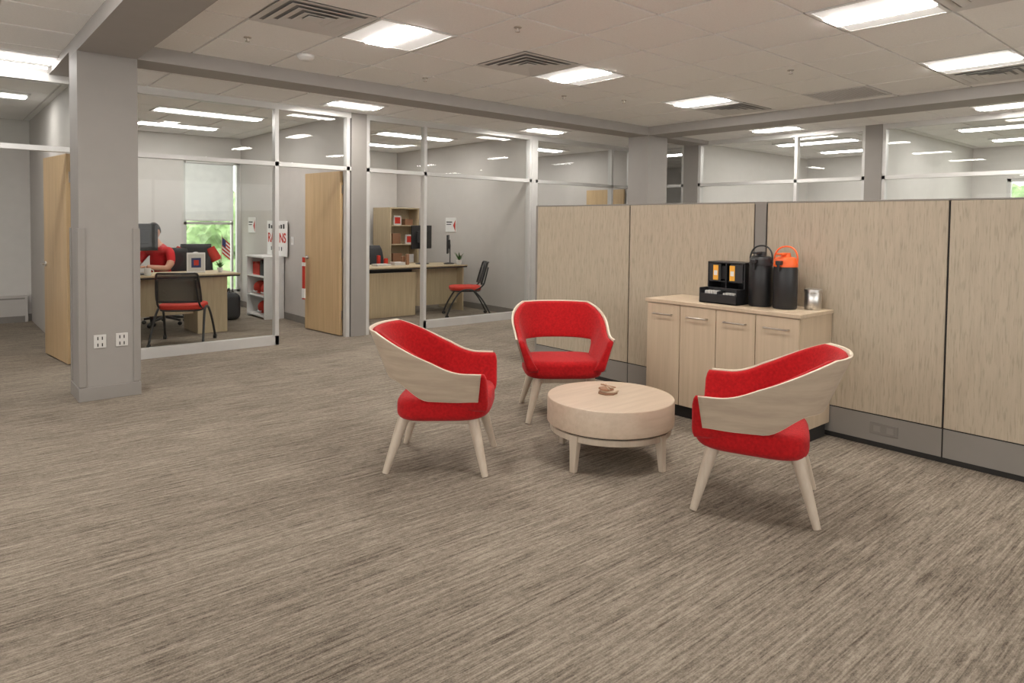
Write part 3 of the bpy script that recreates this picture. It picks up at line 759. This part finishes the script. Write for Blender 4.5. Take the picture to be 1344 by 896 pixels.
# office 2
g=grp('desk',(5.98,9.72,0))
box('worktop',(-1.0,-.42,.745),(1.05,.38,.78),'blackmat',g,.004); box('worktop_surface',(-1.005,-.425,.766),(1.055,.385,.786),'desk',g,.003)
box('pedestal',(-.85,-.36,.0),(.05,.33,.70),'desk',g,.003); box('shadow_gap',(-.80,-.33,.70),(.0,.30,.745),'bl_trim',g)
box('modesty_panel',(.05,-.2,.12),(1.0,-.18,.745),'desk',g); box('end_panel',(.99,-.36,0),(1.02,.33,.745),'desk',g)
taskchair(5.95,10.5,math.radians(-100))
g=grp('bookcase',(7.0,11.57,0))
boxes('carcass',[((-.32,-.32,0),(-.295,.33,1.75)),((.295,-.32,0),(.32,.33,1.75)),((-.295,.0,0),(.295,.02,1.75)),((-.32,-.325,1.75),(.32,.33,1.775)),((-.295,-.31,.03),(.295,.0,.055)),((-.295,-.31,.70),(.295,.0,.72)),((-.295,-.31,1.06),(.295,.0,1.08)),((-.295,-.31,1.42),(.295,.0,1.44))],'desk',g,.002)
boxes('boxes',[((-.2,-.2,1.081),(-.02,-.08,1.28)),((.05,-.25,1.441),(.22,-.12,1.56)),((-.2,-.22,.721),(.0,-.1,.9))],'brown',g,.003)
boxes('frames',[((.04,-.28,1.081),(.22,-.26,1.26)),((-.22,-.28,1.441),(-.06,-.26,1.62)),((.06,-.28,.721),(.23,-.26,.88))],'plate',g,.003)
boxes('pictures',[((.07,-.283,1.11),(.19,-.28,1.23)),((-.2,-.283,1.47),(-.08,-.28,1.59))],'redseat',g)
monitor(6.48,9.88,.787,math.radians(20),.56,.40,.46)
monitor(6.88,9.66,.787,math.radians(50),.30,.32,.34)
plant(6.93,9.40,.787,1.0)
g=grp('desk_clutter',(5.75,9.75,.787))
boxes('papers',[((-.25,-.1,0),(.0,.1,.03)),((.1,-.05,0),(.3,.12,.05))],'plate',g,.003); boxes('bottles',[((.36,.0,0),(.41,.05,.18)),((.33,.1,0),(.39,.16,.14)),((-.4,-.05,0),(-.36,-.01,.12))],'brown',g,.01); boxes('tins',[((.02,.13,0),(.08,.18,.11)),((-.1,.15,0),(-.05,.2,.16))],'redseat',g,.01)

# exterior
box('ground',(-30,YB+1,-4.2),(60,70,-4),'grass'); box('ground_east',(XE+1,-30,-4.2),(60,YB+1,-4),'grass')
def tree(x,y,s):
    g=grp('tree',(x,y,-4)); cone('trunk',(0,0,0),(0,0,4*s),.25*s,.12*s,'bark',g)
    for k in range(9):
        c=(random.uniform(-1.6,1.6)*s,random.uniform(-1.4,1.4)*s,random.uniform(3,7)*s); r=random.uniform(.8,1.4)*s
        bm=bmesh.new(); bmesh.ops.create_icosphere(bm,subdivisions=4,radius=r)
        for v in bm.verts:
            n=v.co.normalized(); f=1+.12*math.sin(9*n.x+k)*math.sin(8*n.y+2*k)+random.uniform(-.08,.08); v.co=v.co*f+Vector(c)
        me=bpy.data.meshes.new('crown'); bm.to_mesh(me); bm.free(); me.materials.append(M['foliage'])
        o=bpy.data.objects.new('crown_%d'%k,me); COL.objects.link(o); o.parent=g
tree(6.8,20,.85); tree(9.0,26,.95); tree(4.0,27,.95); tree(20,3,.9)

wd=bpy.data.worlds.new('world'); S.world=wd; wd.use_nodes=True
bg=wd.node_tree.nodes['Background']; bg.inputs[0].default_value=(1,.98,.955,1); bg.inputs[1].default_value=2.8
